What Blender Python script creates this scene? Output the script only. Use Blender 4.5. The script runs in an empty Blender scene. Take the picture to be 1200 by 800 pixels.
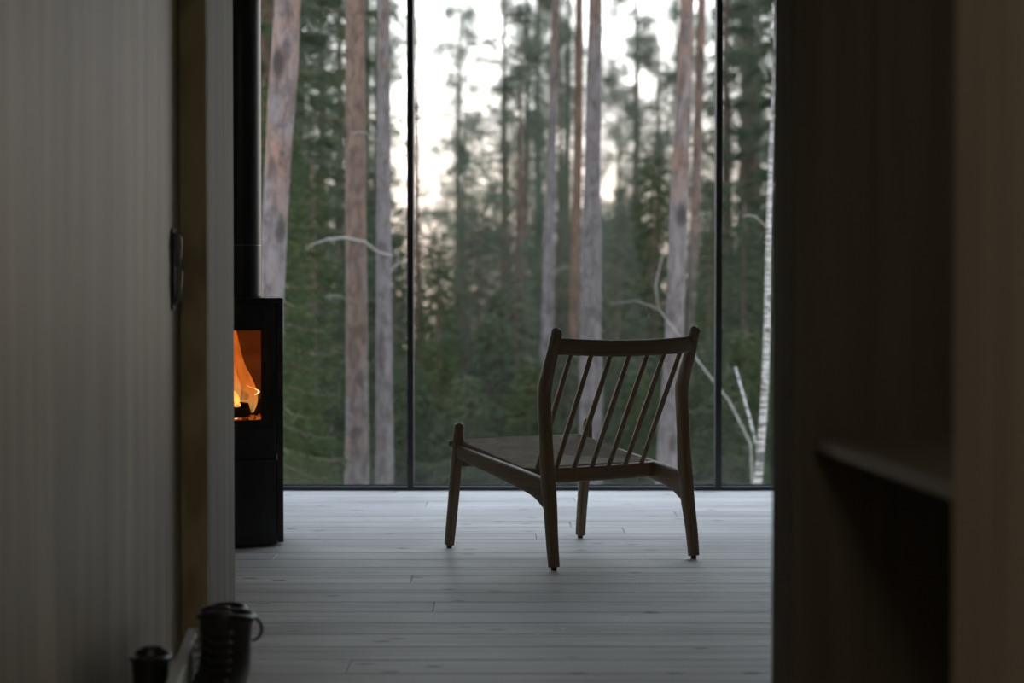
import bpy, bmesh, math, random
import numpy as np
from mathutils import Vector, Matrix

# ------------------------------------------------------------------ camera, sky, exposure
C = bpy.context.scene.collection
SC = bpy.context.scene
EYE = 0.893
FPX = 2452.0
PITCH = math.atan(65.0 / FPX)
cam_d = bpy.data.cameras.new('camera')
cam_d.sensor_width = 36.0
cam_d.lens = FPX / 1200.0 * 36.0
cam_d.clip_start = 0.05
cam_d.clip_end = 500
cam_d.dof.use_dof = True
cam_d.dof.focus_distance = 6.75
cam_d.dof.aperture_fstop = 2.8
cam = bpy.data.objects.new('camera', cam_d)
cam.location = (0, 0, EYE)
cam.rotation_euler = (math.pi / 2 - PITCH, 0, 0)
C.objects.link(cam)
SC.camera = cam

world = bpy.data.worlds.new('evening_sky')
SC.world = world
world.use_nodes = True
wn = world.node_tree
wn.nodes.clear()
wo = wn.nodes.new('ShaderNodeOutputWorld')
wb = wn.nodes.new('ShaderNodeBackground')
wr = wn.nodes.new('ShaderNodeValToRGB')
ws = wn.nodes.new('ShaderNodeSeparateXYZ')
wt = wn.nodes.new('ShaderNodeTexCoord')
wn.links.new(wt.outputs['Generated'], ws.inputs[0])
wn.links.new(ws.outputs['Z'], wr.inputs[0])
wn.links.new(wr.outputs[0], wb.inputs[0])
wn.links.new(wb.outputs[0], wo.inputs[0])
cr = wr.color_ramp
cr.elements[0].position = 0.0
cr.elements[0].color = (0.80, 0.62, 0.52, 1)
cr.elements[1].position = 1.0
cr.elements[1].color = (1.18, 1.36, 1.85, 1)
for p_, c_ in ((0.045, (0.95, 0.80, 0.70, 1)), (0.10, (0.98, 0.95, 0.93, 1)), (0.25, (0.90, 0.98, 1.06, 1)), (0.5, (1.02, 1.18, 1.38, 1))):
    e = cr.elements.new(p_)
    e.color = c_
wb.inputs['Strength'].default_value = 3.7
FILL = 8.5      # brightness of the added hall fill light

SC.view_settings.view_transform = 'Standard'
SC.view_settings.look = 'None'
SC.view_settings.exposure = 0.0
SC.view_settings.gamma = 1.0
SC.view_settings.use_curve_mapping = False
SC.cycles.max_bounces = 10
SC.cycles.diffuse_bounces = 6
SC.cycles.transparent_max_bounces = 24
SC.cycles.use_denoising = True

PI = math.pi
rng = np.random.default_rng(7)
random.seed(7)

# ------------------------------------------------------------------ helpers
def tag(o, label=None, cat=None, group=None, kind=None):
    if label: o['label'] = label
    if cat: o['category'] = cat
    if group: o['group'] = group
    if kind: o['kind'] = kind
    return o

def empty(name, loc=(0, 0, 0), rz=0.0, **k):
    o = bpy.data.objects.new(name, None)
    o.empty_display_size = 0.1
    o.location = loc
    o.rotation_euler = (0, 0, rz)
    C.objects.link(o)
    return tag(o, **k)

def link(name, me, mat, parent=None, smooth=False, **k):
    if mat is not None:
        for m_ in (mat if isinstance(mat, (list, tuple)) else [mat]):
            me.materials.append(m_)
    if smooth:
        me.polygons.foreach_set('use_smooth', [True] * len(me.polygons))
    o = bpy.data.objects.new(name, me)
    if parent is not None: o.parent = parent
    C.objects.link(o)
    return tag(o, **k)

class MB:
    """collects shapes into one mesh"""
    def __init__(s): s.v = []; s.f = []
    def add(s, v, f):
        n = len(s.v)
        s.v += [tuple(p) for p in v]
        s.f += [tuple(i + n for i in q) for q in f]
        return s
    def box(s, x0, x1, y0, y1, z0, z1, b=0.0):
        if b <= 0:
            v = [(x, y, z) for x in (x0, x1) for y in (y0, y1) for z in (z0, z1)]
            f = [(0, 1, 3, 2), (4, 6, 7, 5), (0, 4, 5, 1), (2, 3, 7, 6), (0, 2, 6, 4), (1, 5, 7, 3)]
            return s.add(v, f)
        bm = bmesh.new()
        bmesh.ops.create_cube(bm, size=1)
        for w in bm.verts:
            w.co = Vector(((x0 + x1) / 2 + w.co.x * (x1 - x0), (y0 + y1) / 2 + w.co.y * (y1 - y0), (z0 + z1) / 2 + w.co.z * (z1 - z0)))
        bmesh.ops.bevel(bm, geom=bm.edges[:], offset=b, segments=2, affect='EDGES', profile=0.5)
        bm.verts.index_update()
        s.add([w.co[:] for w in bm.verts], [[w.index for w in q.verts] for q in bm.faces])
        bm.free()
        return s
    def loft(s, rings, closed=True, cap=True):
        n = len(rings[0]); base = len(s.v)
        for r in rings: s.v += [tuple(p) for p in r]
        for i in range(len(rings) - 1):
            for j in range(n if closed else n - 1):
                a = base + i * n + j; b = base + i * n + (j + 1) % n
                s.f.append((a, b, b + n, a + n))
        if cap and closed:
            s.f.append(tuple(base + j for j in range(n))[::-1])
            s.f.append(tuple(base + (len(rings) - 1) * n + j for j in range(n)))
        return s
    def tube(s, pts, rad, n=10, cap=True):
        pts = [Vector(p) for p in pts]
        rad = rad if hasattr(rad, '__len__') else [rad] * len(pts)
        rings = []
        ref = None
        for i, p in enumerate(pts):
            t = (pts[min(i + 1, len(pts) - 1)] - pts[max(i - 1, 0)])
            if t.length < 1e-9: t = Vector((0, 0, 1))
            t.normalize()
            if ref is None:
                ref = Vector((1, 0, 0)) if abs(t.x) < 0.8 else Vector((0, 1, 0))
            a = (ref - t * ref.dot(t)).normalized(); ref = a
            b = t.cross(a)
            rings.append([p + (a * math.cos(2 * PI * k / n) + b * math.sin(2 * PI * k / n)) * rad[i] for k in range(n)])
        return s.loft(rings, cap=cap)
    def mesh(s, name='m'):
        me = bpy.data.meshes.new(name)
        me.from_pydata(s.v, [], s.f)
        me.validate(); me.update()
        bm = bmesh.new(); bm.from_mesh(me)
        bmesh.ops.recalc_face_normals(bm, faces=bm.faces[:])
        bm.to_mesh(me); bm.free()
        return me
    def build(s, name, mat, parent=None, smooth=False, **k):
        return link(name, s.mesh(name), mat, parent, smooth, **k)

def autosmooth(o, ang=35):
    me = o.data
    me.polygons.foreach_set('use_smooth', [True] * len(me.polygons))
    bm = bmesh.new(); bm.from_mesh(me)
    for e in bm.edges:
        if len(e.link_faces) == 2 and e.calc_face_angle(0) > math.radians(ang): e.smooth = False
    bm.to_mesh(me); bm.free()
    return o

def rawmesh(name, verts, faces_n, nper):
    """fast mesh from numpy: verts (N,3), faces are consecutive runs of nper vertices"""
    me = bpy.data.meshes.new(name)
    N = len(verts); F_ = N // nper
    me.vertices.add(N); me.vertices.foreach_set('co', np.asarray(verts, np.float32).ravel())
    me.loops.add(N); me.loops.foreach_set('vertex_index', np.arange(N, dtype=np.int32))
    me.polygons.add(F_)
    me.polygons.foreach_set('loop_start', np.arange(0, N, nper, dtype=np.int32))
    me.update(calc_edges=True)
    return me

def copy_tree(o, parent=None):
    c = o.copy(); C.objects.link(c)
    if parent is not None: c.parent = parent
    for ch in list(o.children): copy_tree(ch, c)
    return c

# ------------------------------------------------------------------ materials
class NT:
    def __init__(s, name):
        s.m = bpy.data.materials.new(name); s.m.use_nodes = True
        s.t = s.m.node_tree; s.t.nodes.clear()
        s.out = s.n('ShaderNodeOutputMaterial')
    def n(s, t, **k):
        q = s.t.nodes.new(t)
        for a, b in k.items():
            if hasattr(q, a): setattr(q, a, b)
            else: q.inputs[a].default_value = b
        return q
    def l(s, a, b): s.t.links.new(a, b)
    def coord(s, scale=(1, 1, 1), kind='Object', rot=(0, 0, 0)):
        tc = s.n('ShaderNodeTexCoord'); mp = s.n('ShaderNodeMapping')
        mp.inputs['Scale'].default_value = scale; mp.inputs['Rotation'].default_value = rot
        s.l(tc.outputs[kind], mp.inputs[0]); return mp.outputs[0]
    def noise(s, vec, scale=5, detail=4, rough=0.55, dist=0.0):
        q = s.n('ShaderNodeTexNoise'); q.inputs['Scale'].default_value = scale
        q.inputs['Detail'].default_value = detail; q.inputs['Roughness'].default_value = rough
        q.inputs['Distortion'].default_value = dist
        s.l(vec, q.inputs['Vector']); return q.outputs['Fac']
    def ramp(s, fac, stops):
        q = s.n('ShaderNodeValToRGB'); s.l(fac, q.inputs[0]); el = q.color_ramp.elements
        el[0].position, el[0].color = stops[0][0], (*stops[0][1], 1)
        el[1].position, el[1].color = stops[-1][0], (*stops[-1][1], 1)
        for p_, c_ in stops[1:-1]:
            e_ = el.new(p_); e_.color = (*c_, 1)
        return q.outputs[0]
    def mix(s, a, b, fac, mode='MIX'):
        q = s.n('ShaderNodeMix'); q.data_type = 'RGBA'; q.blend_type = mode
        for v_, i_ in ((a, 6), (b, 7)):
            if hasattr(v_, 'is_linked'): s.l(v_, q.inputs[i_])
            else: q.inputs[i_].default_value = (*v_, 1)
        if hasattr(fac, 'is_linked'): s.l(fac, q.inputs[0])
        else: q.inputs[0].default_value = fac
        return q.outputs[2]
    def bump(s, h, strength=0.3, dist=0.01):
        q = s.n('ShaderNodeBump'); q.inputs['Strength'].default_value = strength
        q.inputs['Distance'].default_value = dist; s.l(h, q.inputs['Height']); return q.outputs[0]
    def bsdf(s, color, rough=0.5, normal=None, metal=0.0, spec=0.5, **k):
        q = s.n('ShaderNodeBsdfPrincipled')
        if hasattr(color, 'is_linked'): s.l(color, q.inputs['Base Color'])
        else: q.inputs['Base Color'].default_value = (*color, 1)
        if hasattr(rough, 'is_linked'): s.l(rough, q.inputs['Roughness'])
        else: q.inputs['Roughness'].default_value = rough
        q.inputs['Metallic'].default_value = metal
        q.inputs['Specular IOR Level'].default_value = spec
        if normal is not None: s.l(normal, q.inputs['Normal'])
        for a, b in k.items(): q.inputs[a].default_value = b
        s.l(q.outputs[0], s.out.inputs[0]); return s.m

def wood(name, c0, c1, axis='z', rough=0.5, freq=22.0, spec=0.4, streak=1.0, knots=0.0):
    t = NT(name)
    st = {'x': (0.5, freq, freq), 'y': (freq, 0.5, freq), 'z': (freq, freq, 0.5)}[axis]
    v = t.coord(st)
    f1 = t.noise(v, 1.0, 6, 0.62, 0.4)
    st2 = tuple(a * 0.22 if a > 1 else a * 0.9 for a in st)
    f2 = t.noise(t.coord(st2), 1.0, 3, 0.5, 0.8)
    col = t.ramp(f1, [(0.33, c0), (0.67, c1)])
    big = t.ramp(f2, [(0.3, tuple(1 - 0.34 * streak for _ in range(3))), (0.7, (1, 1, 1))])
    col = t.mix(col, big, 1.0, 'MULTIPLY')
    return t.bsdf(col, rough, t.bump(f1, 0.15, 0.003), spec=spec)

def flat(name, c, rough=0.5, metal=0.0, spec=0.5, var=0.12, scale=30):
    t = NT(name)
    f = t.noise(t.coord(), scale, 4)
    lo = tuple(x * (1 - var) for x in c); hi = tuple(min(1, x * (1 + var)) for x in c)
    return t.bsdf(t.ramp(f, [(0.3, lo), (0.7, hi)]), rough, t.bump(f, 0.06, 0.002), metal, spec)

def floor_mat():
    t = NT('pale_floor_boards')
    v = t.coord((0.9, 18, 18))
    # every board has its own tone: the board number from Y, the length from X
    geo = t.n('ShaderNodeNewGeometry')
    rnd = geo.outputs['Random Per Island']
    comb = t.n('ShaderNodeCombineXYZ'); mul = t.n('ShaderNodeMath', operation='MULTIPLY'); mul.inputs[1].default_value = 37.0
    t.l(rnd, mul.inputs[0]); t.l(mul.outputs[0], comb.inputs[0]); t.l(mul.outputs[0], comb.inputs[2])
    add = t.n('ShaderNodeVectorMath', operation='ADD'); t.l(v, add.inputs[0]); t.l(comb.outputs[0], add.inputs[1])
    f1 = t.noise(add.outputs[0], 1.0, 7, 0.62, 0.6)
    f2 = t.noise(t.coord((1.2, 5, 5)), 1.0, 4, 0.6, 0.5)
    col = t.ramp(f1, [(0.28, (0.43, 0.41, 0.395)), (0.5, (0.60, 0.58, 0.565)), (0.72, (0.69, 0.67, 0.655))])
    tone = t.ramp(rnd, [(0.0, (0.80, 0.80, 0.81)), (1.0, (1.08, 1.07, 1.05))])
    col = t.mix(col, tone, 1.0, 'MULTIPLY')
    col = t.mix(col, t.ramp(f2, [(0.25, (0.74, 0.73, 0.72)), (0.75, (1.08, 1.08, 1.08))]), 1.0, 'MULTIPLY')
    # knots
    vo = t.n('ShaderNodeTexVoronoi'); vo.inputs['Scale'].default_value = 1.0
    wv = t.n('ShaderNodeVectorMath', operation='ADD'); t.l(t.coord((4.2, 11, 1)), wv.inputs[0]); t.l(comb.outputs[0], wv.inputs[1])
    t.l(wv.outputs[0], vo.inputs['Vector'])
    kn = t.ramp(vo.outputs['Distance'], [(0.06, (1, 1, 1)), (0.13, (0, 0, 0))])
    col = t.mix(col, (0.09, 0.075, 0.065), kn)
    # pale chips where the finish has worn
    ch = t.noise(t.coord((9, 26, 1)), 1.0, 5, 0.7, 1.0)
    col = t.mix(col, (0.85, 0.83, 0.80), t.ramp(ch, [(0.66, (0, 0, 0)), (0.71, (1, 1, 1))]))
    rg = t.ramp(f1, [(0.3, (0.58,) * 3), (0.7, (0.48,) * 3)])
    return t.bsdf(col, rg, t.bump(f1, 0.12, 0.002), spec=0.35)

def bark(name, lower, orange, dark, zo=2.0, zw=1.5, amount=1.0, sc=1.0):
    """grey plates below, flaking orange bark higher up the trunk"""
    t = NT(name)
    co = t.coord((1, 1, 0.28))
    f = t.noise(co, 22 * sc, 6, 0.7, 0.6)
    pl = t.n('ShaderNodeTexVoronoi'); pl.feature = 'DISTANCE_TO_EDGE'; pl.inputs['Scale'].default_value = 20 * sc; t.l(co, pl.inputs['Vector'])
    patch = t.noise(t.coord((1, 1, 0.6)), 4.5, 4, 0.6, 0.8)
    sep = t.n('ShaderNodeSeparateXYZ'); tc = t.n('ShaderNodeTexCoord'); t.l(tc.outputs['Object'], sep.inputs[0])
    mr = t.n('ShaderNodeMapRange'); mr.inputs[1].default_value = zo - zw; mr.inputs[2].default_value = zo + zw
    mr.inputs[3].default_value = -0.22; mr.inputs[4].default_value = 0.30
    t.l(sep.outputs['Z'], mr.inputs[0])
    ad = t.n('ShaderNodeMath', operation='ADD'); t.l(patch, ad.inputs[0]); t.l(mr.outputs[0], ad.inputs[1])
    fac = t.ramp(ad.outputs[0], [(0.46, (0, 0, 0)), (0.62, (amount,) * 3)])
    col = t.mix(lower, orange, fac)
    col = t.mix(col, dark, t.ramp(f, [(0.34, (0.85,) * 3), (0.56, (0, 0, 0))]))
    bl = t.noise(t.coord((1, 1, 0.7)), 9, 3, 0.6, 0.5)
    col = t.mix(col, dark, t.ramp(bl, [(0.36, (0.6,) * 3), (0.50, (0, 0, 0))]))
    col = t.mix(col, dark, t.ramp(pl.outputs['Distance'], [(0.0, (0.28,) * 3), (0.10, (0, 0, 0))]))
    kv = t.n('ShaderNodeTexVoronoi'); kv.inputs['Scale'].default_value = 2.6; t.l(t.coord((1.4, 1.4, 0.8)), kv.inputs['Vector'])
    col = t.mix(col, tuple(x * 0.5 for x in dark), t.ramp(kv.outputs['Distance'], [(0.12, (0.85,) * 3), (0.26, (0, 0, 0))]))
    return t.bsdf(col, 0.9, t.bump(f, 0.6, 0.02), spec=0.15)

def birch_bark():
    t = NT('birch_bark')
    f = t.noise(t.coord((1, 1, 7)), 9, 4, 0.6, 0.3)
    g = t.noise(t.coord((1, 1, 1.4)), 5, 3, 0.6, 0.4)
    col = t.ramp(f, [(0.42, (0.07, 0.065, 0.06)), (0.52, (0.31, 0.30, 0.29))])
    col = t.mix(col, (0.06, 0.06, 0.055), t.ramp(g, [(0.58, (0, 0, 0)), (0.66, (0.9,) * 3)]))
    return t.bsdf(col, 0.8, t.bump(f, 0.3, 0.01), spec=0.2)

def leaf(name, c0, c1, transl=0.35):
    t = NT(name)
    geo = t.n('ShaderNodeNewGeometry')
    g = t.noise(t.coord((1, 1, 1)), 1.3, 2, 0.5)
    col = t.ramp(geo.outputs['Random Per Island'], [(0.0, c0), (1.0, c1)])
    col = t.mix(col, t.ramp(g, [(0.3, (0.72, 0.78, 0.8)), (0.7, (1.15, 1.1, 0.95))]), 1.0, 'MULTIPLY')
    d = t.n('ShaderNodeBsdfDiffuse'); tr = t.n('ShaderNodeBsdfTranslucent'); mx = t.n('ShaderNodeMixShader')
    t.l(col, d.inputs[0]); t.l(col, tr.inputs[0]); mx.inputs[0].default_value = transl
    t.l(d.outputs[0], mx.inputs[1]); t.l(tr.outputs[0], mx.inputs[2]); t.l(mx.outputs[0], t.out.inputs[0])
    return t.m

def glass(name, tint=(0.93, 0.95, 0.94), ior=1.5, rough=0.0, extra=0.0):
    t = NT(name)
    fr = t.n('ShaderNodeFresnel'); fr.inputs[0].default_value = ior
    mul = t.n('ShaderNodeMath', operation='MULTIPLY_ADD'); mul.inputs[1].default_value = 1.6; mul.inputs[2].default_value = extra
    mul.use_clamp = True
    t.l(fr.outputs[0], mul.inputs[0])
    tr = t.n('ShaderNodeBsdfTransparent'); tr.inputs[0].default_value = (*tint, 1)
    gl = t.n('ShaderNodeBsdfGlossy'); gl.inputs['Roughness'].default_value = rough
    mx = t.n('ShaderNodeMixShader')
    t.l(mul.outputs[0], mx.inputs[0]); t.l(tr.outputs[0], mx.inputs[1]); t.l(gl.outputs[0], mx.inputs[2])
    t.l(mx.outputs[0], t.out.inputs[0]); return t.m

M = {}
M['floor'] = floor_mat()
M['subfloor'] = flat('subfloor', (0.03, 0.027, 0.024), 0.9)
M['door'] = wood('grey_stained_door', (0.29, 0.25, 0.175), (0.52, 0.45, 0.325), 'z', 0.5, 11, spec=0.38, streak=1.6)
M['partition'] = wood('grey_stained_boards', (0.17, 0.158, 0.13), (0.235, 0.22, 0.185), 'z', 0.6, 40, spec=0.15, streak=0.8)
def ply():
    t = NT('olive_plywood')
    w = t.n('ShaderNodeTexWave'); w.wave_type = 'RINGS'; w.rings_direction = 'X'
    w.inputs['Scale'].default_value = 7; w.inputs['Distortion'].default_value = 9; w.inputs['Detail'].default_value = 2
    w.inputs['Detail Scale'].default_value = 0.8
    t.l(t.coord((1.6, 1, 0.55)), w.inputs['Vector'])
    col = t.ramp(w.outputs['Fac'], [(0.1, (0.30, 0.265, 0.17)), (0.9, (0.44, 0.39, 0.26))])
    g = t.noise(t.coord((1, 1, 0.5)), 3.0, 3)
    col = t.mix(col, t.ramp(g, [(0.3, (0.75, 0.85, 0.85)), (0.7, (1.1, 1.0, 0.9))]), 1.0, 'MULTIPLY')
    return t.bsdf(col, 0.6, spec=0.3)
M['ply'] = ply()
M['wall'] = wood('grey_wall_boards', (0.20, 0.185, 0.16), (0.27, 0.255, 0.22), 'z', 0.55, 14, streak=0.8)
M['ceiling'] = wood('ceiling_boards', (0.30, 0.28, 0.25), (0.38, 0.36, 0.32), 'x', 0.6, 12)
M['cabinet'] = wood('dark_stained_cabinet', (0.095, 0.083, 0.060), (0.14, 0.122, 0.09), 'z', 0.85, 14, spec=0.1)
M['shelf'] = wood('shelf_wood', (0.120, 0.096, 0.072), (0.168, 0.138, 0.108), 'y', 0.45, 14)
M['near_panel'] = wood('brown_stained_panel', (0.25, 0.20, 0.145), (0.36, 0.305, 0.235), 'z', 0.75, 9, spec=0.2, streak=1.2)
M['frame'] = flat('black_frame_paint', (0.022, 0.026, 0.032), 0.35, 0.0, 0.5)
M['gasket'] = flat('gasket_rubber', (0.01, 0.01, 0.011), 0.6)
M['sill'] = flat('aluminium_sill', (0.30, 0.31, 0.34), 0.3, 0.6)
M['glass'] = glass('window_glass', (0.93, 0.95, 0.94), 1.5)
M['chair'] = wood('oiled_oak', (0.185, 0.125, 0.068), (0.285, 0.2, 0.115), 'z', 0.42, 55, spec=0.45, streak=0.5)
M['chair_x'] = wood('oiled_oak_rail', (0.185, 0.125, 0.068), (0.285, 0.2, 0.115), 'x', 0.42, 55, spec=0.45, streak=0.5)
M['chair_y'] = wood('oiled_oak_side', (0.185, 0.125, 0.068), (0.285, 0.2, 0.115), 'y', 0.42, 55, spec=0.45, streak=0.5)
def cord():
    t = NT('paper_cord')
    f = t.noise(t.coord((1, 1, 1)), 260, 3); g = t.noise(t.coord((1, 1, 1)), 14, 3)
    col = t.mix(t.ramp(f, [(0.3, (0.32, 0.26, 0.20)), (0.7, (0.50, 0.42, 0.33))]), t.ramp(g, [(0.3, (0.8,) * 3), (0.7, (1.1,) * 3)]), 1.0, 'MULTIPLY')
    return t.bsdf(col, 0.75, t.bump(f, 0.3, 0.001), spec=0.3)
M['cord'] = cord()
M['pad'] = flat('felt_pad', (0.02, 0.018, 0.016), 0.8)
M['stove'] = flat('stove_black_paint', (0.018, 0.019, 0.022), 0.42, 0.0, 0.4, scale=200)
M['pipe'] = flat('pipe_black_paint', (0.02, 0.022, 0.026), 0.36, 0.0, 0.45, scale=200)
M['stove_trim'] = flat('stove_metal', (0.25, 0.25, 0.26), 0.3, 1.0)
M['stove_border'] = flat('printed_glass_border', (0.030, 0.023, 0.018), 0.2, 0, 0.5)
M['stove_glass'] = glass('stove_glass', (0.80, 0.72, 0.62), 1.45)
M['brick'] = flat('vermiculite', (0.42, 0.32, 0.24), 0.85, var=0.3, scale=14)
M['char'] = flat('charred_wood', (0.035, 0.028, 0.024), 0.9, var=0.5, scale=60)
def ember():
    t = NT('embers')
    f = t.noise(t.coord(), 60, 4, 0.7)
    e = t.n('ShaderNodeEmission'); col = t.ramp(f, [(0.42, (0.0, 0.0, 0.0)), (0.55, (1.0, 0.16, 0.02)), (0.7, (1.0, 0.55, 0.14))])
    t.l(col, e.inputs[0]); e.inputs[1].default_value = 0.5
    d = t.n('ShaderNodeBsdfDiffuse'); d.inputs[0].default_value = (0.04, 0.03, 0.025, 1)
    a = t.n('ShaderNodeAddShader'); t.l(e.outputs[0], a.inputs[0]); t.l(d.outputs[0], a.inputs[1]); t.l(a.outputs[0], t.out.inputs[0])
    return t.m
M['ember'] = ember()
def flame(name, lo, mid, hi, strength, z0, z1, dens=0.8):
    t = NT(name)
    sep = t.n('ShaderNodeSeparateXYZ'); tc = t.n('ShaderNodeTexCoord'); t.l(tc.outputs['Object'], sep.inputs[0])
    mr = t.n('ShaderNodeMapRange'); mr.inputs[1].default_value = z0; mr.inputs[2].default_value = z1; t.l(sep.outputs['Z'], mr.inputs[0])
    f = t.noise(t.coord((26, 26, 7)), 1.0, 4, 0.6, 1.2)
    ad = t.n('ShaderNodeMath', operation='MULTIPLY_ADD'); t.l(f, ad.inputs[0]); ad.inputs[1].default_value = 0.7; ad.inputs[2].default_value = -0.35
    a2 = t.n('ShaderNodeMath', operation='ADD'); t.l(ad.outputs[0], a2.inputs[0]); t.l(mr.outputs[0], a2.inputs[1])
    col = t.ramp(a2.outputs[0], [(0.0, lo), (0.35, mid), (1.0, hi)])
    e = t.n('ShaderNodeEmission'); t.l(col, e.inputs[0]); e.inputs[1].default_value = strength
    tr = t.n('ShaderNodeBsdfTransparent'); mx = t.n('ShaderNodeMixShader')
    op = t.ramp(f, [(0.30, (0.08,) * 3), (0.62, (dens,) * 3)])
    t.l(op, mx.inputs[0]); t.l(tr.outputs[0], mx.inputs[1]); t.l(e.outputs[0], mx.inputs[2]); t.l(mx.outputs[0], t.out.inputs[0])
    return t.m
M['flame'] = flame('flame', (1.0, 0.52, 0.16), (1.0, 0.24, 0.035), (0.85, 0.16, 0.02), 1.15, 0.0, 0.30, 0.6)
M['flame_hot'] = flame('flame_hot', (1.0, 0.80, 0.42), (1.0, 0.50, 0.12), (1.0, 0.28, 0.04), 2.6, 0.0, 0.12, 0.95)
M['leather'] = flat('black_leather', (0.018, 0.018, 0.020), 0.38, 0, 0.5, var=0.3, scale=60)
M['leather_in'] = flat('boot_lining', (0.012, 0.012, 0.013), 0.9)
M['rubber'] = flat('boot_rubber', (0.02, 0.02, 0.02), 0.6)
M['hook'] = flat('lace_hook_steel', (0.45, 0.47, 0.5), 0.3, 1.0)
M['lace'] = flat('lace_cord', (0.03, 0.03, 0.032), 0.8)
M['tray'] = wood('pale_grey_board', (0.36, 0.37, 0.36), (0.44, 0.45, 0.44), 'y', 0.45, 14, streak=0.3)
M['handle'] = flat('dark_bronze_handle', (0.22, 0.22, 0.21), 0.4, 0.3)
M['handle_dark'] = flat('handle_plate_black', (0.012, 0.012, 0.012), 0.5)
M['pine_a'] = bark('pine_bark_grey', (0.129, 0.115, 0.117), (0.180, 0.106, 0.075), (0.042, 0.035, 0.033), 3.6, 2.2, 0.8)
M['pine_b'] = bark('pine_bark_brown', (0.111, 0.099, 0.098), (0.129, 0.083, 0.060), (0.036, 0.028, 0.026), 1.8, 1.6, 0.8)
M['pine_c'] = bark('pine_bark_orange', (0.090, 0.071, 0.061), (0.105, 0.069, 0.051), (0.042, 0.030, 0.024), 1.0, 1.5)
M['pine_g'] = bark('pine_bark_dull', (0.111, 0.101, 0.102), (0.126, 0.087, 0.066), (0.039, 0.033, 0.032), 4.2, 1.2, 0.9)
M['pine_far'] = bark('far_pine_bark', (0.10, 0.085, 0.078), (0.14, 0.09, 0.07), (0.05, 0.04, 0.035), 3, 3)
M['birch'] = birch_bark()
M['twig'] = flat('dead_twig', (0.15, 0.142, 0.13), 0.9, var=0.3)
M['needle_dark'] = leaf('spruce_needles_dark', (0.046, 0.060, 0.040), (0.077, 0.095, 0.063))
M['needle_fresh'] = leaf('spruce_needles_fresh', (0.037, 0.052, 0.026), (0.069, 0.089, 0.043))
M['needle_pine'] = leaf('pine_needles', (0.070, 0.088, 0.069), (0.119, 0.141, 0.106))
M['needle_mixed'] = leaf('spruce_needles_greyed', (0.085, 0.088, 0.070), (0.13, 0.138, 0.105))
M['needle_brown'] = leaf('dry_brown_twigs', (0.10, 0.085, 0.06), (0.17, 0.15, 0.11), 0.1)
M['bush'] = leaf('bush_leaves', (0.07, 0.12, 0.04), (0.16, 0.23, 0.08))
M['ground'] = NT('forest_moss')
_t = M['ground']; _f = _t.noise(_t.coord(), 0.9, 6, 0.65)
M['ground'] = _t.bsdf(_t.ramp(_f, [(0.3, (0.07, 0.075, 0.045)), (0.5, (0.10, 0.13, 0.06)), (0.7, (0.17, 0.18, 0.11))]), 0.95, _t.bump(_f, 0.6, 0.2), spec=0.1)

# ------------------------------------------------------------------ the room
WY = 9.114            # inner face of the window wall at floor level
CEIL = 2.55
BW = 0.1828           # floor board width
XL, XR = -1.787, 2.245
def S(mb, name, mat, **k):
    return mb.build(name, mat, kind='structure', **k)

fl = MB()
y = 6.995
ys = []
while y > -1.3: y -= BW
y0 = y
k = 0
while y0 + k * BW < WY - 0.02:
    a = y0 + k * BW; b = min(a + BW, WY)
    xs = [XL]
    x = XL + random.uniform(0.4, 3.0)
    while x < XR - 0.5:
        xs.append(x); x += random.uniform(1.9, 3.9)
    xs.append(XR)
    if b - a > 0.03:
        for i in range(len(xs) - 1):
            fl.box(xs[i] + 0.0006, xs[i + 1] - 0.0006, a + 0.0016, b - 0.0016, -0.022, 0.0, 0.0022)
    k += 1
fo = S(fl, 'floor', M['floor'])
S(MB().box(XL, XR, -1.3, WY + 0.10, -0.16, -0.0225), 'floor_base', M['subfloor'])
S(MB().box(XL - 0.12, XR + 0.12, -1.42, WY + 0.10, CEIL, CEIL + 0.2), 'ceiling', M['ceiling'])
# left: partition between hall and living room, with its grey end turned to the hall
PX = -0.746
w = MB()
w.box(XL, PX, 5.14, 5.612, 0, CEIL, 0.002)
S(w, 'wall_left', M['partition'])
S(MB().box(-0.812, PX - 0.0015, 5.125, 5.14, 0, CEIL), 'trim_1', M['ply'])
DX = -0.812
S(MB().box(-0.95, DX - 0.006, -1.3, 5.125, 2.30, CEIL).box(-0.95, DX - 0.006, -1.3, 2.0, 0, 2.30).box(-0.97, -0.95, -1.3, 5.14, 0, CEIL), 'wall_hall_left', M['wall'])
d1 = empty('door_1', (DX, 4.0, 0), kind='structure')
MB().box(-0.04, 0, -1.99, 1.12, 0.004, 2.295, 0.002).build('door_leaf', M['door'], d1)
# handle: black back plate with a rounded two-piece pull
hy = 1.005
hp = MB().box(0.0, 0.006, hy - 0.022, hy + 0.022, 0.835, 1.030, 0.002).build('handle_plate', M['handle_dark'], d1, label='black back plate')
pull = MB()
pull.tube([(0.004, hy, 1.010), (0.012, hy, 1.018), (0.016, hy, 1.005), (0.015, hy, 0.97), (0.0145, hy, 0.937)], [0.006, 0.0085, 0.009, 0.008, 0.0075], 14)
pull.tube([(0.0145, hy, 0.934), (0.017, hy, 0.922), (0.015, hy, 0.89), (0.013, hy, 0.860), (0.004, hy, 0.848)], [0.007, 0.0085, 0.008, 0.007, 0.005], 14)
pull.build('door_handle', M['handle'], d1, smooth=True, label='dark bronze rounded pull')
S(MB().box(XL - 0.12, XL, -1.42, WY + 0.1, -0.16, CEIL), 'wall_far_left', M['wall'])
S(MB().box(XR, XR + 0.12, -1.42, WY + 0.1, -0.16, CEIL), 'wall_right', M['wall'])
S(MB().box(XL, XR, -1.42, -1.3, -0.16, CEIL), 'wall_back', M['wall'])
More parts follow.
